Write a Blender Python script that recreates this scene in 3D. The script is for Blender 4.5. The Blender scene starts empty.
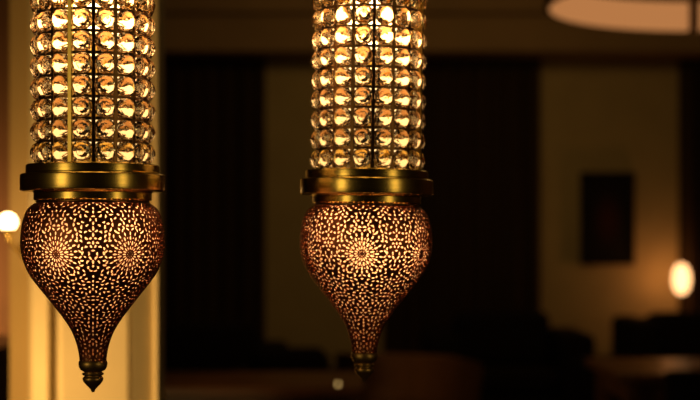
import bpy, bmesh, math, random
import numpy as np
from mathutils import Vector, Matrix

random.seed(7)
S = bpy.context.scene
COL = S.collection
PI = math.pi
FPX = 1476.0          # focal length in pixels of the 700 px wide frame
EYE = 1.2             # camera height
HOR = 240.0           # image row of the horizon


def at(px, py, D):
    """world point seen at pixel (px, py) at depth D"""
    return Vector(((px - 350) / FPX * D, D, EYE - (py - HOR) / FPX * D))


# ------------------------------------------------------------------ camera
cam = bpy.data.cameras.new('camera')
cam.sensor_width = 36.0
cam.lens = FPX * 36.0 / 700.0
cam.shift_y = (HOR - 200.0) / 700.0
cam.clip_start = 0.05
cam.dof.use_dof = True
cam.dof.focus_distance = 1.42
cam.dof.aperture_fstop = 5.2
camo = bpy.data.objects.new('camera', cam)
COL.objects.link(camo)
camo.location = (0, 0, EYE)
camo.rotation_euler = (PI / 2, 0, 0)
S.camera = camo

# ------------------------------------------------------------------ world, lights, exposure
w = bpy.data.worlds.new('night')
S.world = w
w.use_nodes = True
w.node_tree.nodes['Background'].inputs[0].default_value = (1.0, 0.6, 0.25, 1)
w.node_tree.nodes['Background'].inputs[1].default_value = 0.0022
S.view_settings.view_transform = 'Standard'
S.view_settings.look = 'None'
S.view_settings.exposure = 0.0
S.view_settings.gamma = 1.0
S.view_settings.use_curve_mapping = False
cy = S.cycles
cy.max_bounces = 20
cy.transmission_bounces = 20
cy.glossy_bounces = 12
cy.diffuse_bounces = 4
cy.transparent_max_bounces = 12
cy.caustics_refractive = True
cy.caustics_reflective = True
cy.sample_clamp_indirect = 6.0
cy.blur_glossy = 0.3


def area(name, loc, target, sx, sy, power, color):
    l = bpy.data.lights.new(name, 'AREA')
    l.shape = 'RECTANGLE'
    l.size = sx
    l.size_y = sy
    l.energy = power
    l.color = color
    o = bpy.data.objects.new(name, l)
    COL.objects.link(o)
    o.location = loc
    d = Vector(target) - Vector(loc)
    o.rotation_euler = d.to_track_quat('-Z', 'Y').to_euler()
    return o


YELLOW = (1.0, 0.70, 0.24)
WARM = (1.0, 0.60, 0.20)
AMBER = (1.0, 0.50, 0.16)
area('lobby_light_left', (-1.25, 0.25, 1.25), (-0.26, 1.48, 1.25), 0.42, 0.7, 2.6, YELLOW)
area('lobby_light_right', (1.15, 0.55, 1.25), (0.05, 1.55, 1.25), 0.32, 0.7, 1.5, YELLOW)
area('pilaster_uplight', (-1.2, 2.4, 0.60), (-0.52, 3.0, 0.98), 0.16, 0.16, 4.6, WARM).data.spread = math.radians(90)
area('alcove_light', (-1.45, 4.5, 1.05), (-1.18, 5.0, 1.0), 0.1, 0.1, 5.0, AMBER)
area('table_light', (0.9, 5.6, 2.75), (0.9, 5.6, 0.7), 1.6, 0.6, 5.0, WARM)  # unseen fill added overhead to brighten the tables
area('wall_washer_far_right', (1.4, 7.6, 2.72), (1.7, 10.0, 1.1), 1.6, 0.3, 2.3, WARM)  # unseen fill added to light the back wall
area('wall_washer_far_left', (-0.35, 7.6, 2.72), (-0.3, 10.0, 0.9), 1.0, 0.3, 2.3, WARM)  # second added fill for the back wall, no fixture in view

# ------------------------------------------------------------------ materials


def mat(name, color, rough=0.6, metal=0.0, noise=0.0, nscale=20.0, stretch=(1, 1, 1), bump=0.0, spec=0.5):
    m = bpy.data.materials.new(name)
    m.use_nodes = True
    nt = m.node_tree
    b = nt.nodes['Principled BSDF']
    b.inputs['Base Color'].default_value = (*color, 1)
    b.inputs['Roughness'].default_value = rough
    b.inputs['Metallic'].default_value = metal
    b.inputs['Specular IOR Level'].default_value = spec
    if noise > 0 or bump > 0:
        tc = nt.nodes.new('ShaderNodeTexCoord')
        mp = nt.nodes.new('ShaderNodeMapping')
        mp.inputs['Scale'].default_value = stretch
        nz = nt.nodes.new('ShaderNodeTexNoise')
        nz.inputs['Scale'].default_value = nscale
        nz.inputs['Detail'].default_value = 5
        nt.links.new(tc.outputs['Object'], mp.inputs['Vector'])
        nt.links.new(mp.outputs['Vector'], nz.inputs['Vector'])
        if noise > 0:
            rp = nt.nodes.new('ShaderNodeValToRGB')
            rp.color_ramp.elements[0].position = 0.3
            rp.color_ramp.elements[1].position = 0.7
            rp.color_ramp.elements[0].color = (*[c * (1 - noise) for c in color], 1)
            rp.color_ramp.elements[1].color = (*[min(1, c * (1 + noise)) for c in color], 1)
            nt.links.new(nz.outputs['Fac'], rp.inputs['Fac'])
            nt.links.new(rp.outputs['Color'], b.inputs['Base Color'])
        if bump > 0:
            bp = nt.nodes.new('ShaderNodeBump')
            bp.inputs['Strength'].default_value = bump
            bp.inputs['Distance'].default_value = 0.002
            nt.links.new(nz.outputs['Fac'], bp.inputs['Height'])
            nt.links.new(bp.outputs['Normal'], b.inputs['Normal'])
    return m


def emit(name, color, strength):
    m = bpy.data.materials.new(name)
    m.use_nodes = True
    nt = m.node_tree
    nt.nodes.clear()
    e = nt.nodes.new('ShaderNodeEmission')
    e.inputs[0].default_value = (*color, 1)
    e.inputs[1].default_value = strength
    o = nt.nodes.new('ShaderNodeOutputMaterial')
    nt.links.new(e.outputs[0], o.inputs[0])
    return m


M = {}
M['brass'] = mat('brushed_brass', (0.62, 0.45, 0.13), 0.24, 1.0, 0.12, 40, (0.2, 0.2, 6), 0.06)
M['aged_brass'] = mat('aged_brass', (0.50, 0.33, 0.13), 0.42, 1.0, 0.15, 60)
M['dark_brass'] = mat('dark_brass', (0.16, 0.085, 0.035), 0.35, 1.0, 0.2, 60)
M['bright_brass'] = mat('bright_brass', (0.75, 0.55, 0.16), 0.4, 1.0)  # on the cage strip this lighter brass stands for lamplight
M['disc'] = mat('satin_copper_disc', (0.46, 0.25, 0.10), 0.5, 0.3)  # for the added discs; copper tint gives warm filler behind crystals
M['copper'] = mat('dark_copper', (0.27, 0.09, 0.052), 0.48, 1.0, 0.25, 90)
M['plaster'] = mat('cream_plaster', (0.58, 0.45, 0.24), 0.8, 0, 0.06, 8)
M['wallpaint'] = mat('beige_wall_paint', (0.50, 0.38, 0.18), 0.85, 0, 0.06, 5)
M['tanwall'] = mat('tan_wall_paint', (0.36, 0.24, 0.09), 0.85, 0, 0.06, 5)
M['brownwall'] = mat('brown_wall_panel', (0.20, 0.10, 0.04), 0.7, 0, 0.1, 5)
M['ceiling'] = mat('ceiling_paint', (0.20, 0.145, 0.08), 0.9, 0, 0.05, 3)
M['floor'] = mat('dark_carpet', (0.05, 0.03, 0.02), 0.95, 0, 0.3, 60)
M['wood'] = mat('brown_wood', (0.13, 0.055, 0.02), 0.35, 0, 0.3, 12, (1, 8, 8))
M['darkwood'] = mat('dark_wood', (0.035, 0.018, 0.009), 0.4, 0, 0.3, 12, (1, 8, 8))
M['curtain'] = mat('dark_curtain_fabric', (0.055, 0.033, 0.014), 0.95, 0, 0.2, 40, spec=0.1)
M['sofa'] = mat('black_sofa_fabric', (0.012, 0.008, 0.006), 0.9, 0, 0.3, 80, spec=0.15)
M['leather'] = mat('brown_leather', (0.22, 0.10, 0.035), 0.5, 0, 0.2, 40)
M['frame'] = mat('black_picture_frame', (0.006, 0.004, 0.003), 0.6, spec=0.2)
M['cornice'] = mat('brown_cornice', (0.34, 0.215, 0.10), 0.8, 0, 0.08, 4)

# glass
g = bpy.data.materials.new('cut_crystal')
g.use_nodes = True
b = g.node_tree.nodes['Principled BSDF']
b.inputs['Base Color'].default_value = (1.0, 0.87, 0.69, 1)
b.inputs['Transmission Weight'].default_value = 1.0
b.inputs['Roughness'].default_value = 0.02
b.inputs['IOR'].default_value = 1.52
M['crystal'] = g

# amber frosted liner inside the pierced shade
a = bpy.data.materials.new('frosted_amber_liner')
a.use_nodes = True
nt = a.node_tree
nt.nodes.clear()
tr = nt.nodes.new('ShaderNodeBsdfTranslucent')
tr.inputs[0].default_value = (0.97, 0.69, 0.50, 1)
df = nt.nodes.new('ShaderNodeBsdfDiffuse')
df.inputs[0].default_value = (0.92, 0.66, 0.45, 1)
mx = nt.nodes.new('ShaderNodeMixShader')
mx.inputs[0].default_value = 0.35
ou = nt.nodes.new('ShaderNodeOutputMaterial')
nt.links.new(tr.outputs[0], mx.inputs[1])
nt.links.new(df.outputs[0], mx.inputs[2])
nt.links.new(mx.outputs[0], ou.inputs[0])
M['liner'] = a
t_ = a.copy()
t_.name = 'frosted_tube'
for nd in t_.node_tree.nodes:
    if nd.type == 'BSDF_TRANSLUCENT':
        nd.inputs[0].default_value = (0.98, 0.80, 0.62, 1)
    if nd.type == 'BSDF_DIFFUSE':
        nd.inputs[0].default_value = (0.95, 0.78, 0.60, 1)
M['tube'] = t_

M['bulb_up'] = emit('warm_bulb_upper', (1.0, 0.60, 0.22), 20)
M['bulb_low'] = emit('warm_bulb_lower', (1.0, 0.58, 0.24), 23)
M['led'] = [emit('warm_light_panel', (1.0, 0.60, 0.23), q) for q in (2.0, 2.2, 2.7, 3.6, 5.0, 6.5, 8.5)]  # added glow under the discs, stronger towards the upper rows
M['sconce_glow'] = emit('sconce_glow', (1.0, 0.66, 0.30), 14)
M['lamp_glow'] = emit('table_lamp_glow', (1.0, 0.50, 0.20), 3.2)
M['ring_glow'] = emit('ring_pendant_glow', (1.0, 0.40, 0.13), 0.47)
M['flame'] = emit('tealight_flame', (1.0, 0.62, 0.2), 3)

# picture canvas: dark with a faint reddish smudge
pc = mat('dark_canvas', (0.010, 0.006, 0.004), 0.7, spec=0.2)
nt = pc.node_tree
tc = nt.nodes.new('ShaderNodeTexCoord')
mp = nt.nodes.new('ShaderNodeMapping')
mp.inputs['Scale'].default_value = (9, 1, 5)
gr = nt.nodes.new('ShaderNodeTexGradient')
gr.gradient_type = 'SPHERICAL'
rp = nt.nodes.new('ShaderNodeValToRGB')
rp.color_ramp.elements[0].color = (0.010, 0.006, 0.004, 1)
rp.color_ramp.elements[1].color = (0.06, 0.012, 0.006, 1)
nt.links.new(tc.outputs['Object'], mp.inputs[0])
nt.links.new(mp.outputs[0], gr.inputs[0])
nt.links.new(gr.outputs['Fac'], rp.inputs[0])
nt.links.new(rp.outputs[0], nt.nodes['Principled BSDF'].inputs['Base Color'])
M['canvas'] = pc

# ------------------------------------------------------------------ mesh helpers


class MB:
    def __init__(self):
        self.bm = bmesh.new()

    def box(self, x0, x1, y0, y1, z0, z1, bev=0.0, seg=2):
        r = bmesh.ops.create_cube(self.bm, size=1.0)
        vs = r['verts']
        for v in vs:
            v.co = Vector(((x0 + x1) / 2 + v.co.x * (x1 - x0), (y0 + y1) / 2 + v.co.y * (y1 - y0),
                           (z0 + z1) / 2 + v.co.z * (z1 - z0)))
        if bev > 0:
            es = list({e for v in vs for e in v.link_edges})
            bmesh.ops.bevel(self.bm, geom=es, offset=bev, segments=seg, profile=0.5, affect='EDGES')
        return self

    def lathe(self, prof, n=64, cap=True, z0=0.0, cx=0.0, cyy=0.0):
        rings = []
        for (r, z) in prof:
            if r < 1e-6:
                rings.append([self.bm.verts.new((cx, cyy, z + z0))])
            else:
                rings.append([self.bm.verts.new((cx + r * math.cos(2 * PI * k / n), cyy + r * math.sin(2 * PI * k / n), z + z0))
                              for k in range(n)])
        for A, B in zip(rings, rings[1:]):
            for k in range(n):
                k2 = (k + 1) % n
                if len(A) == 1 and len(B) == 1:
                    continue
                if len(A) == 1:
                    self.bm.faces.new((A[0], B[k2], B[k]))
                elif len(B) == 1:
                    self.bm.faces.new((A[k], A[k2], B[0]))
                else:
                    self.bm.faces.new((A[k], A[k2], B[k2], B[k]))
        if cap:
            for R in (rings[0], rings[-1]):
                if len(R) > 2:
                    self.bm.faces.new(R)
        return self

    def tube(self, pts, r, n=8, closed=False):
        pts = [Vector(p) for p in pts]
        rings = []
        N = len(pts)
        up = Vector((0.13, 0.21, 0.97)).normalized()
        for i, p in enumerate(pts):
            if closed:
                t = pts[(i + 1) % N] - pts[i - 1]
            else:
                t = pts[min(i + 1, N - 1)] - pts[max(i - 1, 0)]
            t.normalize()
            u = up.cross(t)
            if u.length < 0.05:
                u = Vector((1, 0, 0)).cross(t)
            u.normalize()
            v = t.cross(u)
            rr = r[i] if isinstance(r, (list, tuple)) else r
            rings.append([self.bm.verts.new(p + rr * (math.cos(2 * PI * k / n) * u + math.sin(2 * PI * k / n) * v)) for k in range(n)])
        pairs = list(zip(rings, rings[1:]))
        if closed:
            pairs.append((rings[-1], rings[0]))
        for A, B in pairs:
            for k in range(n):
                self.bm.faces.new((A[k], A[(k + 1) % n], B[(k + 1) % n], B[k]))
        if not closed:
            self.bm.faces.new(rings[0])
            self.bm.faces.new(rings[-1])
        return self

    def prism(self, poly, z0, z1):
        a_ = [self.bm.verts.new((x, y, z0)) for x, y in poly]
        b_ = [self.bm.verts.new((x, y, z1)) for x, y in poly]
        n = len(poly)
        for k in range(n):
            self.bm.faces.new((a_[k], a_[(k + 1) % n], b_[(k + 1) % n], b_[k]))
        self.bm.faces.new(a_)
        self.bm.faces.new(b_)
        return self

    def sheet(self, nu, nv, fn, thick):
        g1 = [[self.bm.verts.new(fn(u / nu, v / nv)) for v in range(nv + 1)] for u in range(nu + 1)]
        fs = []
        for u in range(nu):
            for v in range(nv):
                fs.append(self.bm.faces.new((g1[u][v], g1[u + 1][v], g1[u + 1][v + 1], g1[u][v + 1])))
        self.bm.normal_update()
        bmesh.ops.solidify(self.bm, geom=fs, thickness=thick)
        return self

    def build(self, name, m, parent=None, smooth=False, angle=40):
        bmesh.ops.recalc_face_normals(self.bm, faces=self.bm.faces[:])
        me = bpy.data.meshes.new(name)
        self.bm.to_mesh(me)
        self.bm.free()
        me.materials.append(m)
        if smooth:
            for p in me.polygons:
                p.use_smooth = True
            me.set_sharp_from_angle(angle=math.radians(angle))
        o = bpy.data.objects.new(name, me)
        COL.objects.link(o)
        if parent is not None:
            o.parent = parent
        return o


def tag(o, label=None, cat=None, group=None, kind=None):
    if label:
        o['label'] = label
    if cat:
        o['category'] = cat
    if group:
        o['group'] = group
    if kind:
        o['kind'] = kind
    return o


def thing(name, loc, label, cat, group=None, rz=0.0):
    o = bpy.data.objects.new(name, None)
    o.empty_display_size = 0.1
    COL.objects.link(o)
    o.location = loc
    o.rotation_euler = (0, 0, rz)
    tag(o, label, cat, group)
    return o


def struct(o):
    o['kind'] = 'structure'
    return o


# ------------------------------------------------------------------ the setting
CEIL = 2.85
struct(MB().box(-4.0, 4.0, -1.6, 10.2, -0.1, 0.0).build('floor', M['floor']))
struct(MB().box(-4.0, 4.0, -1.6, 10.2, CEIL, CEIL + 0.1).build('ceiling', M['ceiling']))
struct(MB().box(-4.0, 4.0, 10.0, 10.2, 0.0, CEIL).build('wall_back', M['wallpaint']))
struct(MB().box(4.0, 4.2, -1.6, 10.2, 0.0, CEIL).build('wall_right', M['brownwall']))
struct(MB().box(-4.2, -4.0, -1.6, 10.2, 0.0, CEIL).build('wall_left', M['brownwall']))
# dropped cornice along the back wall
c = MB()
c.box(-4.0, 4.0, 9.55, 10.0, 2.42, 2.66, 0.015)
c.box(-4.0, 4.0, 9.45, 10.0, 2.66, CEIL - 0.001, 0.01)
struct(c.build('trim_cornice', M['cornice']))
# recessed brown wall at far left, beyond the pilaster
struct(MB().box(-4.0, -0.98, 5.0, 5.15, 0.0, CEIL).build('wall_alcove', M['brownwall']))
# wall end and moulded pilaster beside it
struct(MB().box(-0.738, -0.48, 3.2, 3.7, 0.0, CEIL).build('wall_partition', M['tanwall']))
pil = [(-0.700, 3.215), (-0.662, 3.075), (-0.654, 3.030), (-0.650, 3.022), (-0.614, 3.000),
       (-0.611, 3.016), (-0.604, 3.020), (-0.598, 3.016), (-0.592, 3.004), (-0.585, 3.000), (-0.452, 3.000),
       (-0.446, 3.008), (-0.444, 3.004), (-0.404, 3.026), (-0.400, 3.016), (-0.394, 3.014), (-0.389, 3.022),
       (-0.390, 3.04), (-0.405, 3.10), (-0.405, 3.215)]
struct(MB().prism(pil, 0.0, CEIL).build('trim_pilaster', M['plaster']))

# ------------------------------------------------------------------ lantern pieces (local frame in metres, origin at the shade's neck)
PROF_PX = [(202.5, 54), (204, 58), (208, 63), (213, 66.2), (221.5, 69), (230, 70.5), (240, 71.2), (247, 71), (256, 69.8), (263, 67.6),
           (269, 65.2), (276, 61.5), (282, 57.2), (288, 52.6), (295, 47), (302, 41.4), (308, 36.8), (315, 31.4),
           (321, 27.2), (328, 22.8), (334, 19.8), (341, 17.2), (348, 15.2), (355, 13.9), (362, 13.2)]


def smooth_profile():
    pts = np.array([(r, 200 - y) for y, r in PROF_PX], float)
    # Catmull-Rom
    out = []
    P = np.vstack([2 * pts[0] - pts[1], pts, 2 * pts[-1] - pts[-2]])
    for i in range(1, len(P) - 2):
        for t in np.linspace(0, 1, 24, endpoint=False):
            p0, p1, p2, p3 = P[i - 1], P[i], P[i + 1], P[i + 2]
            out.append(0.5 * (2 * p1 + (p2 - p0) * t + (2 * p0 - 5 * p1 + 4 * p2 - p3) * t * t + (3 * p1 - p0 - 3 * p2 + p3) * t ** 3))
    out.append(P[-2])
    out = np.array(out)
    d = np.r_[0, np.cumsum(np.hypot(*np.diff(out, axis=0).T))]
    return d, out


SD, SP = smooth_profile()
SL = SD[-1]


def r_of(s):
    return np.interp(s, SD, SP[:, 0])


def z_of(s):
    return np.interp(s, SD, SP[:, 1])


def hole_layout():
    """openwork pattern for one mirrored half sector; mm along the surface"""
    rnd = random.Random(21)
    base = []          # (theta, s, angle, L, W, bend)
    s_m = float(SD[np.argmin(abs(SP[:, 1] + 54))])
    rm = float(r_of(s_m))
    rings = [(2.7, 8, 0.7, 0.45, 0), (6.3, 16, 2.0, 0.75, 0), (11.0, 16, 2.4, 1.0, 0.5), (12.2, 16, 1.2, 0.55, 0.0),
             (15.9, 16, 2.2, 1.0, 0.0), (16.0, 16, 1.1, 0.65, 0.5), (20.3, 22, 2.0, 0.95, 0.5), (24.6, 28, 2.0, 0.9, 0.5)]
    med = []
    for (R, n, L, W, off) in rings:
        for k in range(n):
            a_ = 2 * PI * (k + off) / n
            ang = a_ if R < 22 else a_ + (0.8 if k % 2 else -0.8)
            med.append((R * math.cos(a_) / rm, s_m + R * math.sin(a_), ang, L, W, 0.0))
    # fill
    pts = []
    near = []
    half = math.radians(30)
    tries = 0
    while tries < 26000:
        tries += 1
        s = rnd.uniform(2.6, SL - 2.5)
        r = float(r_of(s))
        th = rnd.uniform(0, half)
        if rnd.random() > r / 71.0 + 0.02:
            continue
        on_axis = False
        for axis in (0.0, half):
            if abs(th - axis) * r < 2.1:
                th = axis
                on_axis = True
        if math.hypot(th * rm, s - s_m) < 26.3 or math.hypot((th - 2 * half) * rm, s - s_m) < 26.3:
            continue
        dmin = 4.1 if r > 30 else 3.8
        ok = True
        for (t2, s2, r2) in near:
            if abs(s2 - s) > dmin:
                continue
            rr = 0.5 * (r + r2)
            for tt in (t2, -t2, 2 * half - t2):
                d = math.hypot((th - tt) * rr, s - s2)
                if d < dmin and not (tt != t2 and abs(t2 - th) < 1e-9 and abs(s - s2) < 1e-9):
                    ok = False
                    break
            if not ok:
                break
        if not ok:
            continue
        if on_axis:
            ang = rnd.choice((0.0, PI / 2, PI / 2))
            bend = 0.0
        else:
            ang = rnd.uniform(0, PI)
            bend = rnd.choice((-0.2, -0.1, 0.1, 0.2))
        L = rnd.uniform(1.6, 2.3)
        W = rnd.uniform(0.85, 1.12)
        if r < 30:
            L *= 0.92
            W *= 0.92
        pts.append((th, s, ang, L, W, bend))
        near.append((th, s, r))
    half_set = []
    for p in pts:
        half_set.append(p)
        if p[0] > 1e-6 and abs(p[0] - half) > 1e-6:
            half_set.append((-p[0], p[1], PI - p[2], p[3], p[4], -p[5]))
    return med + half_set


def pierced_mesh():
    NT, NS = 828, 350
    th = np.arange(NT) * 2 * PI / NT
    sv = np.linspace(0, SL, NS)
    sect = NT // 6
    F = np.full((NS, sect), -0.45)
    ds = sv[1] - sv[0]
    for (t0, s0, ang, L, W, bend) in hole_layout():
        i0, i1 = max(0, int((s0 - 3.6) / ds)), min(NS - 1, int((s0 + 3.6) / ds) + 1)
        S_ = sv[i0:i1 + 1, None]
        R_ = r_of(S_)
        rad = 3.6 / float(R_.min())
        j0, j1 = int(math.floor((t0 - rad) / (2 * PI / NT))), int(math.ceil((t0 + rad) / (2 * PI / NT)))
        J = np.arange(j0, j1 + 1)
        da = R_ * (J[None, :] * 2 * PI / NT - t0)
        dd = S_ - s0
        A = da * math.cos(ang) + dd * math.sin(ang)
        B = -da * math.sin(ang) + dd * math.cos(ang) - bend * A * A
        f = (1 - (A / L) ** 2 - (np.abs(B) / W) ** 1.6) * W * 0.5
        f = np.maximum(f, -0.45)
        for q, j in enumerate(J):
            F[i0:i1 + 1, j % sect] = np.maximum(F[i0:i1 + 1, j % sect], f[:, q])
    G = np.tile(-F, (1, 6))          # positive = metal
    G[0:3] = 0.45
    G[-3:] = 0.45
    G = np.where(np.abs(G) < 1e-4, 1e-4, G)
    rs, zs = r_of(sv), z_of(sv)
    verts = []
    idx = {}

    def gv(i, j):
        k = (0, i, j)
        if k not in idx:
            idx[k] = len(verts)
            verts.append((rs[i] * math.cos(th[j]), rs[i] * math.sin(th[j]), zs[i]))
        return idx[k]

    def ev(i, j, i2, j2, key):
        if key not in idx:
            a_, b_ = G[i, j], G[i2, j2]
            t = a_ / (a_ - b_)
            t = min(0.97, max(0.03, t))
            r = rs[i] * (1 - t) + rs[i2] * t
            z = zs[i] * (1 - t) + zs[i2] * t
            t1 = th[j]
            t2 = th[j2]
            if t2 - t1 > PI:
                t2 -= 2 * PI
            if t1 - t2 > PI:
                t2 += 2 * PI
            a2 = t1 * (1 - t) + t2 * t
            idx[key] = len(verts)
            verts.append((r * math.cos(a2), r * math.sin(a2), z))
        return idx[key]

    faces = []
    pos = G > 0
    for i in range(NS - 1):
        for j in range(NT):
            j2 = (j + 1) % NT
            c4 = ((i, j), (i, j2), (i + 1, j2), (i + 1, j))
            p = (pos[i, j], pos[i, j2], pos[i + 1, j2], pos[i + 1, j])
            n = p[0] + p[1] + p[2] + p[3]
            if n == 0:
                continue
            if n == 4:
                faces.append([gv(*q) for q in c4])
                continue
            keys = (('h', i, j), ('v', i, j2), ('h', i + 1, j), ('v', i, j))
            ends = ((i, j, i, j2), (i, j2, i + 1, j2), (i + 1, j, i + 1, j2), (i, j, i + 1, j))
            poly = []
            for q in range(4):
                if p[q]:
                    poly.append(gv(*c4[q]))
                if p[q] != p[(q + 1) % 4]:
                    poly.append(ev(*ends[q], keys[q]))
            if len(poly) >= 3:
                faces.append(poly)
    me = bpy.data.meshes.new('pierced_shade')
    vv = [(x * 0.001, y * 0.001, z * 0.001) for x, y, z in verts]
    me.from_pydata(vv, [], [f[::-1] for f in faces])
    me.update()
    me.materials.append(M['copper'])
    for p in me.polygons:
        p.use_smooth = True
    return me


PITCH = 0.0212
BULB_ROWS = (7.6,)
BULB_R = 0.026
ROWS = 11
NCOL = 16
Z_TUBE = 0.0755           # top face of the brass rim (above the neck origin +0)


def crystal_mesh():
    bm = bmesh.new()
    R = 0.0101
    # (radius, axial) from inner point to outer table, axis = +X (radially outward)
    rings = [(0.40, -0.62), (0.78, -0.42), (1.0, -0.08), (1.0, 0.10), (0.80, 0.40), (0.42, 0.62)]
    n = 10
    vs = []

    def sq(k, q):
        a_ = 2 * PI * k / n
        e = 2.7
        return 1.0 / (abs(math.cos(a_)) ** e + abs(math.sin(a_)) ** e) ** (1 / e)
    for q, (r, ax) in enumerate(rings):
        off = 0.5 * (q % 2)
        vs.append([bm.verts.new((ax * R, sq(k + off, q) * r * R * math.cos(2 * PI * (k + off) / n),
                                 sq(k + off, q) * r * R * math.sin(2 * PI * (k + off) / n))) for k in range(n)])
    for q in range(len(vs) - 1):
        A, B = vs[q], vs[q + 1]
        for k in range(n):
            k2 = (k + 1) % n
            if q % 2 == 0:
                bm.faces.new((A[k], A[k2], B[k]))
                bm.faces.new((A[k2], B[k2], B[k]))
            else:
                bm.faces.new((A[k], B[k2], B[k]))
                bm.faces.new((A[k], A[k2], B[k2]))
    for R_, ax in ((vs[0], -0.92), (vs[-1], 0.75)):
        ap = bm.verts.new((ax * R, 0, 0))
        for k in range(n):
            bm.faces.new((R_[k], R_[(k + 1) % n], ap))
    bmesh.ops.recalc_face_normals(bm, faces=bm.faces[:])
    me = bpy.data.meshes.new('crystal')
    bm.to_mesh(me)
    bm.free()
    me.materials.append(M['crystal'])
    return me


SHADE_ME = pierced_mesh()
CRYSTAL_ME = crystal_mesh()


def mm(prof):
    return [(r * 0.001, z * 0.001) for r, z in prof]


def lantern(loc, label, col_off, shade_rot, lean, bulb_angles, lit_col):
    root = thing('pendant_lantern', loc, label, 'lantern', 'crystal and pierced metal pendant lanterns')
    root.rotation_euler = (0, lean, 0)
    # brass collar: stepped ring
    prof = [(0, 75), (64.5, 75), (65.8, 74), (66, 72.5), (66, 67), (65.4, 66.2), (65.4, 65.6), (70.2, 65.4), (71.4, 64.4), (71.6, 63), (71.6, 50.5),
            (71.2, 49.2), (70, 48.6), (60, 48.3), (58.8, 47.3), (58.3, 46.4), (58.3, 40.2), (57.3, 39.2), (50, 39)]
    prof = [(r, z - 0) for r, z in prof]
    # local origin: neck at y=200 -> z 0; rim top at y=165
    prof = [(r, z - 40) for r, z in prof]
    MB().lathe(mm(prof), 128, cap=True).build('brass_collar', M['brass'], root, True, 25)
    MB().lathe(mm([(52, -0.8), (55.5, -0.8), (56.3, -1.4), (56.3, -2.2), (55, -3.0), (52, -3.0)]), 96).build('neck_ring', M['dark_brass'], root, True, 30)
    zt = 0.035
    # crystals
    rad = 0.0552
    rows = []
    front = math.radians(-90)
    rnd = random.Random(5 + int(col_off * 10))
    rest = bmesh.new()
    for rr in range(ROWS):
        for cc in range(NCOL):
            th = front + math.radians(col_off + (cc + 0.5) * 360.0 / NCOL)
            d = (th - front + PI) % (2 * PI) - PI
            z = zt + (rr + 0.5) * PITCH + 0.0004
            spin = rnd.uniform(-0.22, 0.22)
            mt = Matrix.Translation((rad * math.cos(th), rad * math.sin(th), z)) @ Matrix.Rotation(th, 4, 'Z') @ Matrix.Rotation(rnd.uniform(-0.07, 0.07), 4, 'Z') @ Matrix.Rotation(rnd.uniform(-0.07, 0.07), 4, 'Y') @ Matrix.Rotation(spin, 4, 'X')
            if rr < 8 and abs(d) < math.radians(135):
                o = bpy.data.objects.new('crystal', CRYSTAL_ME)
                COL.objects.link(o)
                o.parent = root
                o.matrix_local = mt
            else:
                t = bmesh.new()
                t.from_mesh(CRYSTAL_ME)
                t.transform(mt)
                tmp = bpy.data.meshes.new('tmp')
                t.to_mesh(tmp)
                t.free()
                rest.from_mesh(tmp)
                bpy.data.meshes.remove(tmp)
    me = bpy.data.meshes.new('crystal_cluster')
    rest.to_mesh(me)
    rest.free()
    me.materials.append(M['crystal'])
    o = bpy.data.objects.new('crystal_cluster', me)
    COL.objects.link(o)
    o.parent = root
    o['kind'] = 'stuff'
    # cage of flat strips
    H = ROWS * PITCH
    for cc in range(NCOL):
        th = front + math.radians(col_off + cc * 360.0 / NCOL)
        r1 = 0.0545
        bm_ = M['bright_brass'] if cc == lit_col else M['dark_brass']  # lit strip: light falling on it is put into its colour
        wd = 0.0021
        q = MB().box(-0.0012, 0.0012 + (0.004 if cc == lit_col else 0), -wd, wd, zt, zt + H, 0.0004).build('frame_strip', bm_, root)
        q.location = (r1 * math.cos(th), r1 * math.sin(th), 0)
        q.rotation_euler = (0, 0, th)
        if cc == lit_col:
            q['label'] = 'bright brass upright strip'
    for rr in range(1, ROWS):
        z = zt + rr * PITCH
        MB().lathe([(0.0535, z - 0.0015), (0.0553, z - 0.0015), (0.0553, z + 0.0015), (0.0535, z + 0.0015), (0.0535, z - 0.0015)], 64, cap=False).build(
            'frame_ring', M['dark_brass'], root, True, 30)
    # cap, rod and ceiling rose above the frame
    zc = zt + H
    MB().lathe(mm([(0, -1), (66, -1), (66, 9), (71, 10), (71, 24), (60, 26), (40, 40), (18, 52), (6, 60), (0, 60)]), 96, z0=zc).build(
        'brass_cap', M['brass'], root, True, 25)
    top = CEIL - loc[2] - 0.001
    MB().tube([(0, 0, zc + 0.055), (0, 0, top - 0.02)], 0.004, 10).build('hanging_rod', M['dark_brass'], root, True)
    MB().lathe([(0, top - 0.03), (0.03, top - 0.028), (0.05, top - 0.012), (0.055, top), (0, top)], 48).build('ceiling_rose', M['brass'], root, True, 30)
    # upper bulb on a centre stem, with invented glowing discs below it
    MB().tube([(0, 0, zt - 0.002), (0, 0, zc)], 0.0045, 10).build('centre_stem', M['bright_brass'], root, True)
    for k in range(0, 7):  # discs added so their glowing undersides brighten the crystal bottoms
        z = zt + (k + 1.02) * PITCH
        q = MB().lathe([(0.0046, z), (0.0445, z), (0.0452, z + 0.0006), (0.0445, z + 0.0014), (0.0046, z + 0.0014)], 48, cap=False).build(
            'lamp_disc', M['disc'], root, True, 30)
        MB().lathe([(0.006, z - 0.0012), (0.0435, z - 0.0012), (0.0435, z - 0.0001), (0.006, z - 0.0001), (0.006, z - 0.0012)], 48, cap=False).build(
            'light_panel', M['led'][k], q, True, 30)
    for row in BULB_ROWS:
        zb = zt + row * PITCH
        R_ = BULB_R
        MB().lathe([(max(0.0046, R_ * math.sin(PI * k / 20)), zb - R_ * math.cos(PI * k / 20)) for k in range(21)], 32, cap=False).build(
            'globe_bulb', M['bulb_up'], root, True, 80)
    # pierced shade, liner, finial
    sh = bpy.data.objects.new('pierced_shade', SHADE_ME)
    COL.objects.link(sh)
    sh.parent = root
    sh.rotation_euler = (0, 0, front + math.radians(shade_rot))
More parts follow.
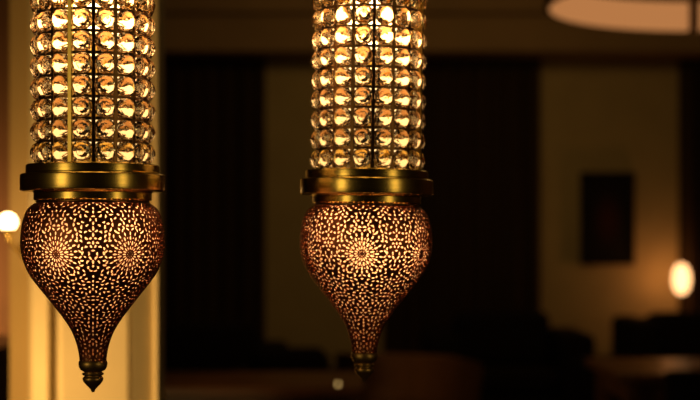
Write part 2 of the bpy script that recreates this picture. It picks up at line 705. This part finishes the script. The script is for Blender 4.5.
    so = sh.modifiers.new('thickness', 'SOLIDIFY')
    so.thickness = 0.0007
    so.offset = -1
    lp = [(float(r_of(s)) - 2.6, float(z_of(s))) for s in np.linspace(0.5, SL - 4, 60)]
    MB().lathe(mm(lp), 96, cap=False).build('amber_liner', M['liner'], root, True, 80)
    for ang, rr, zz in bulb_angles:
        t = front + math.radians(ang)
        MB().lathe([(0, 0.011), (0.0045, 0.0095), (0.0085, 0.004), (0.0095, -0.002), (0.008, -0.008), (0.004, -0.0115), (0, -0.0125)], 20,
                   z0=zz, cx=rr * math.cos(t), cyy=rr * math.sin(t)).build('lower_bulb', M['bulb_low'], root, True, 80)
    fin = [(0, -160), (13.2, -160.2), (14.2, -161.8), (14.4, -164), (13.8, -167), (12.4, -169.6), (10.4, -171), (9.0, -171.6), (8.8, -172.4),
           (10.4, -172.8), (10.8, -173.8), (10.2, -175), (8.6, -175.6), (8.8, -176.3), (10.0, -177.4), (10.4, -179), (9.8, -181), (7.6, -184),
           (4.6, -187), (2.4, -189.6), (2.0, -191), (1.2, -192), (0, -192.3)]
    MB().lathe(mm(fin), 64, cap=False).build('finial', M['aged_brass'], root, True, 35)
    return root


D1, D2 = 1.476, 1.587
lantern((at(93, 200, D1).x, D1, EYE + 0.040),
        'larger brighter crystal lantern with pierced copper shade hanging before the cream pilaster', 10.4, -20, 0.0,
        [(-16, 0.042, -0.048), (38, 0.042, -0.024), (150, 0.03, -0.04)], 15)
lantern((at(366.5, 200, D2).x, D2, EYE + 0.0395),
        'slightly tilted crystal lantern with pierced copper shade hanging before the dark room', 5.1, -4.0, math.radians(0.8),
        [(2, 0.040, -0.050), (52, 0.042, -0.040), (-38, 0.042, -0.020), (180, 0.03, -0.04)], 3)

# ------------------------------------------------------------------ wall sconce on the partition
p = at(8, 222, 3.1)
sc = thing('wall_sconce', (p.x + 0.022, 3.2, p.z - 0.06), 'small glowing ball sconce on the wall end left of the pilaster', 'wall lamp')
bp_ = MB().lathe([(0, 0), (0.020, 0.0), (0.022, 0.003), (0.018, 0.008), (0.008, 0.012), (0, 0.013)], 40).build('backplate', M['brass'], sc, True, 35)
bp_.rotation_euler = (PI / 2, 0, 0)
MB().tube([(0, -0.01, 0), (-0.004, -0.05, -0.006), (-0.012, -0.085, 0.006), (-0.02, -0.098, 0.022), (-0.022, -0.1, 0.036)], 0.0035, 10).build('arm', M['brass'], sc, True)
MB().lathe([(0, 0.034), (0.008, 0.034), (0.013, 0.040), (0.016, 0.047), (0.0145, 0.047), (0.006, 0.040), (0, 0.039)], 32, cx=-0.022, cyy=-0.1).build('cup', M['brass'], sc, True)
MB().lathe([(0.018 * math.sin(PI * k / 16), 0.060 - 0.018 * math.cos(PI * k / 16)) for k in range(17)], 32, cap=False, cx=-0.022, cyy=-0.1).build(
    'glass_globe', M['sconce_glow'], sc, True, 80)

# dark console in the far-left alcove
cb = thing('console_cabinet', (-1.62, 4.6, 0), 'dark wooden console cabinet against brown wall at far left', 'cabinet')
MB().box(-0.58, 0.56, -0.2, 0.36, 0.08, 0.84, 0.004).build('body', M['darkwood'], cb)
MB().box(-0.6, 0.58, -0.23, 0.38, 0.84, 0.88, 0.006).build('worktop', M['darkwood'], cb)
for k in range(2):
    d_ = MB().box(-0.56 + 0.56 * k, -0.02 + 0.56 * k, -0.215, -0.2, 0.11, 0.81, 0.003).build('door', M['darkwood'], cb)
    MB().tube([(-0.05 + 0.1 * k, -0.225, 0.42), (-0.05 + 0.1 * k, -0.225, 0.54)], 0.006, 8).build('handle', M['brass'], d_, True)
for x in (-0.54, 0.52):
    for y in (-0.16, 0.32):
        MB().box(x - 0.02, x + 0.02, y - 0.02, y + 0.02, 0.0, 0.08).build('leg', M['darkwood'], cb)

# ------------------------------------------------------------------ curtains


def curtain(x0, x1, y, label, top=2.40):
    root = thing('curtain', ((x0 + x1) / 2, y, 0.02), label, 'curtain', 'dark curtains on the back wall')
    W = (x1 - x0)
    n = max(4, int(W / 0.11))
    MB().sheet(n * 10, 2, lambda u, v: Vector(((u - 0.5) * W, 0.035 * math.sin(2 * PI * n * u) + 0.008 * math.sin(2 * PI * n * u * 2.3 + 1),
                                             v * (top - 0.03))), 0.004).build('drape', M['curtain'], root, True, 80)
    MB().box(-W / 2, W / 2, -0.05, 0.045, top - 0.05, top - 0.001, 0.004).build('heading', M['curtain'], root)
    return root


curtain(at(128, 0, 9.9).x, at(265, 0, 9.9).x, 9.95, 'wide dark curtain behind the gap just right of the pilaster')
curtain(at(384, 0, 9.9).x, at(541, 0, 9.9).x, 9.95, 'tall dark curtain between the right hand lantern and the framed picture')
curtain(at(681, 0, 9.9).x, at(790, 0, 9.9).x, 9.95, 'dark curtain behind the glowing table lamp at right edge')

# ------------------------------------------------------------------ framed picture
fp = at(607.5, 218.5, 9.97)
fr = thing('framed_picture', (fp.x, 9.97, fp.z), 'black framed dark portrait picture hanging on the dim beige wall', 'picture')
W2, H2 = 0.182, 0.313
f = MB()
f.box(-W2, W2, -0.02, 0.028, H2 - 0.035, H2, 0.004)
f.box(-W2, W2, -0.02, 0.028, -H2, -H2 + 0.035, 0.004)
f.box(-W2, -W2 + 0.035, -0.02, 0.028, -H2, H2, 0.004)
f.box(W2 - 0.035, W2, -0.02, 0.028, -H2, H2, 0.004)
f.build('frame', M['frame'], fr)
MB().box(-W2 + 0.03, W2 - 0.03, -0.004, 0.02, -H2 + 0.03, H2 - 0.03).build('canvas', M['canvas'], fr)

# ------------------------------------------------------------------ ring pendant, upper right
Rr = 0.65
rc = Vector((at(690, 31, 6.0).x, 5.35, EYE + 209 / FPX * 6.0))
rp_ = thing('ring_pendant_light', rc, 'large glowing ring pendant light hanging from ceiling at upper right', 'ceiling light')
MB().lathe([(Rr + 0.004, 0.0), (Rr + 0.022, 0.0), (Rr + 0.022, 0.13), (Rr + 0.004, 0.13), (Rr + 0.004, 0.0)], 128, cap=False).build('outer_band', M['dark_brass'], rp_, True, 30)
MB().lathe([(Rr - 0.012, 0.004), (Rr + 0.004, 0.0), (Rr + 0.004, 0.118), (Rr - 0.012, 0.114), (Rr - 0.012, 0.004)], 128, cap=False).build(
    'diffuser', M['ring_glow'], rp_, True, 30)
up = CEIL - rc.z - 0.001
for k in range(3):
    t = PI / 2 - 0.02 + 2 * PI * k / 3
    ca, sa = math.cos(t), math.sin(t)
    q = MB().box(-0.02, 0.02, -0.02, 0.03, -0.004, 0.135, 0.003).build('clip', M['dark_brass'], rp_)
    q.location = ((Rr) * ca, (Rr) * sa, 0)
    q.rotation_euler = (0, 0, t - PI / 2)
    MB().tube([(Rr * ca, Rr * sa, 0.1), (0.03 * ca, 0.03 * sa, up - 0.02)], 0.0025, 6).build('cable', M['dark_brass'], rp_)
MB().lathe([(0, up - 0.03), (0.07, up - 0.028), (0.075, up), (0, up)], 48).build('ceiling_rose', M['dark_brass'], rp_, True, 30)

# ------------------------------------------------------------------ table lamp on a side table behind the right sofa
lp_ = at(681.5, 279, 9.72)
st = thing('side_table', (lp_.x, 9.72, 0), 'dark side table carrying the glowing lamp by the wall', 'table')
MB().lathe([(0, 0.66), (0.15, 0.66), (0.155, 0.672), (0.15, 0.685), (0, 0.685)], 48).build('tabletop', M['darkwood'], st, True, 35)
MB().tube([(0, 0, 0.02), (0, 0, 0.665)], 0.022, 14).build('column', M['darkwood'], st, True)
MB().lathe([(0, 0), (0.13, 0), (0.13, 0.012), (0.03, 0.03), (0, 0.03)], 40).build('base', M['darkwood'], st, True, 35)
tl = thing('table_lamp', (lp_.x, 9.72, 0.685), 'small glowing egg shaped table lamp at right edge beside the sofa', 'lamp')
hz = lp_.z - 0.685
MB().lathe([(0, 0), (0.06, 0), (0.062, 0.01), (0.03, 0.022), (0.014, 0.04), (0.012, hz - 0.12), (0.03, hz - 0.1), (0, hz - 0.1)], 40).build('base', M['dark_brass'], tl, True, 35)
MB().lathe([(0.056 * math.sin(PI * k / 18) ** 0.85, hz - 0.1 * math.cos(PI * k / 18)) for k in range(19)], 40, cap=False).build('lamp_shade', M['lamp_glow'], tl, True, 80)
MB().lathe([(0, hz + 0.099), (0.018, hz + 0.099), (0.012, hz + 0.112), (0, hz + 0.116)], 24).build('top_cap', M['dark_brass'], tl, True, 35)
pl = bpy.data.lights.new('table_lamp_light', 'POINT')
pl.energy = 1.2
pl.color = (1.0, 0.36, 0.10)
pl.shadow_soft_size = 0.02
plo = bpy.data.objects.new('table_lamp_light', pl)
COL.objects.link(plo)
plo.location = (lp_.x - 0.075, 9.76, lp_.z + 0.02)

# ------------------------------------------------------------------ dark seating at the back


def sofa(loc, w, d, hback, harm, aw, label, cat, name, nseat, group=None, rz=0.0, m=None):
    m = m or M['sofa']
    r = thing(name, loc, label, cat, group, rz)
    iw = w / 2 - aw
    MB().box(-iw, iw, -d / 2 + 0.02, d / 2 - 0.04, 0.10, 0.28, 0.02).build('base', m, r, True)
    MB().box(-iw - 0.005, iw + 0.005, d / 2 - 0.22, d / 2, 0.12, hback - 0.04, 0.05, 4).build('backrest', m, r, True)
    for sx in (-1, 1):
        MB().box(min(sx * iw, sx * w / 2), max(sx * iw, sx * w / 2), -d / 2, d / 2 - 0.02, 0.10, harm, 0.045, 4).build('arm', m, r, True)
    for k in range(nseat):
        a0 = -iw + 2 * iw * k / nseat + 0.005
        a1 = -iw + 2 * iw * (k + 1) / nseat - 0.005
        MB().box(a0, a1, -d / 2 + 0.01, d / 2 - 0.23, 0.28, 0.43, 0.04, 4).build('seat_cushion', m, r, True)
        MB().box(a0, a1, d / 2 - 0.36, d / 2 - 0.2, 0.42, hback, 0.06, 4).build('back_cushion', m, r, True)
    for sx in (-1, 1):
        for sy in (-1, 1):
            MB().tube([(sx * (iw), sy * (d / 2 - 0.08), 0.0), (sx * (iw), sy * (d / 2 - 0.08), 0.11)], [0.015, 0.022], 10).build('leg', M['darkwood'], r, True)
    return r


# back armchair in the centre right
sofa((at(506, 0, 9.0).x, 9.1, 0), 1.00, 0.8, 0.755, 0.645, 0.20, 'wide black armchair against the dark curtain, left of the picture', 'armchair', 'armchair', 1)
# right sofa
sofa((at(615, 0, 8.8).x + 0.98, 8.6, 0), 1.95, 0.82, 0.775, 0.745, 0.16, 'long black sofa in front of the glowing table lamp at right', 'sofa', 'sofa', 3)
# left sofa, partly behind the pilaster
sofa((at(287, 0, 8.2).x - 0.98, 8.2, 0), 1.95, 0.82, 0.745, 0.62, 0.16, 'long black sofa in front of the dark curtain right of the pilaster', 'sofa', 'sofa', 3)
# low dark armchair between the lanterns
sofa((at(290, 0, 7.3).x, 7.3, 0), 0.62, 0.68, 0.665, 0.56, 0.12, 'low black armchair in the dark between the two lanterns', 'armchair', 'armchair', 1)
# low black ottoman next to the right sofa
ot = thing('ottoman', (at(600, 0, 8.3).x, 8.0, 0), 'low black ottoman left of the long right hand sofa', 'ottoman')
MB().box(-0.17, 0.17, -0.2, 0.2, 0.08, 0.56, 0.05, 4).build('cushion', M['sofa'], ot, True)
for sx in (-1, 1):
    for sy in (-1, 1):
        MB().tube([(sx * 0.12, sy * 0.15, 0.0), (sx * 0.12, sy * 0.15, 0.09)], 0.016, 10).build('leg', M['darkwood'], ot, True)

# brown leather tub chair seen from behind
tb = thing('tub_chair', (at(418, 0, 6.5).x - 0.04, 6.5, 0), 'brown leather tub chair below the right lantern with rounded back', 'chair', rz=math.radians(-25))


def tub(u, v):
    t = math.radians(-30 + 240 * u)
    h = 0.36 + (0.72 - 0.36) * v
    drop = 0.10 * (abs(u - 0.5) * 2) ** 3 * v
    rr = 0.23 + 0.03 * v
    return Vector((rr * math.cos(t) * 1.05, -rr * math.sin(t), h - drop))


MB().sheet(36, 8, tub, 0.055).build('backrest', M['leather'], tb, True, 60)
MB().box(-0.21, 0.21, -0.19, 0.24, 0.30, 0.44, 0.05, 4).build('seat', M['leather'], tb, True)
for sx in (-1, 1):
    for sy in (-1, 1):
        MB().tube([(sx * 0.19, sy * 0.17, 0.0), (sx * 0.15, sy * 0.14, 0.32)], [0.013, 0.02], 10).build('leg', M['darkwood'], tb, True)


def table(loc, w, d, h, label, m):
    t = thing('dining_table', loc, label, 'table')
    MB().box(-w / 2, w / 2, -d / 2, d / 2, h - 0.035, h, 0.006).build('tabletop', m, t)
    a_ = MB()
    a_.box(-w / 2 + 0.06, w / 2 - 0.06, -d / 2 + 0.05, -d / 2 + 0.07, h - 0.11, h - 0.035)
    a_.box(-w / 2 + 0.06, w / 2 - 0.06, d / 2 - 0.07, d / 2 - 0.05, h - 0.11, h - 0.035)
    a_.box(-w / 2 + 0.05, -w / 2 + 0.07, -d / 2 + 0.05, d / 2 - 0.05, h - 0.11, h - 0.035)
    a_.box(w / 2 - 0.07, w / 2 - 0.05, -d / 2 + 0.05, d / 2 - 0.05, h - 0.11, h - 0.035)
    a_.build('apron', m, t)
    for sx in (-1, 1):
        for sy in (-1, 1):
            x, y = sx * (w / 2 - 0.06), sy * (d / 2 - 0.06)
            MB().box(x - 0.025, x + 0.025, y - 0.025, y + 0.025, 0, h - 0.036, 0.004).build('leg', m, t)
    return t


table((1.60, 5.42, 0), 1.36, 0.70, 0.74, 'brown wooden dining table at lower right in front of the sofa', M['wood'])
table((-0.42, 5.32, 0), 0.94, 0.62, 0.70, 'dark wooden table at the bottom between the two lanterns', M['wood'])

# dark upholstered dining chair at the right corner
dc = thing('dining_chair', (at(700, 0, 4.75).x + 0.08, 4.72, 0), 'black upholstered dining chair at the lower right corner', 'chair')
MB().box(-0.22, 0.22, -0.06, 0.36, 0.40, 0.47, 0.02, 3).build('seat', M['sofa'], dc, True)
MB().box(-0.22, 0.22, -0.12, -0.06, 0.44, 0.79, 0.02, 3).build('backrest', M['sofa'], dc, True)
for sx in (-1, 1):
    for sy in (-0.08, 0.32):
        MB().tube([(sx * 0.19, sy, 0.0), (sx * 0.19, sy, 0.41)], [0.014, 0.02], 10).build('leg', M['darkwood'], dc, True)

# tealight on the dark table
tp = at(338, 387, 5.035)
te = thing('tealight_holder', (tp.x, 5.035, 0.70), 'tiny glowing brass tealight on the dark table between the lanterns', 'candle')
MB().lathe([(0, 0), (0.016, 0), (0.018, 0.006), (0.017, 0.006), (0.015, 0.002), (0, 0.002)], 24, cap=False).build('cup', M['brass'], te, True)
MB().lathe([(0, 0.0021), (0.013, 0.0021), (0.013, 0.004), (0, 0.004)], 24).build('candle', M['plaster'], te, True, 30)
MB().lathe([(0, 0.004), (0.004, 0.006), (0.003, 0.010), (0, 0.013)], 12).build('flame', M['flame'], te, True)
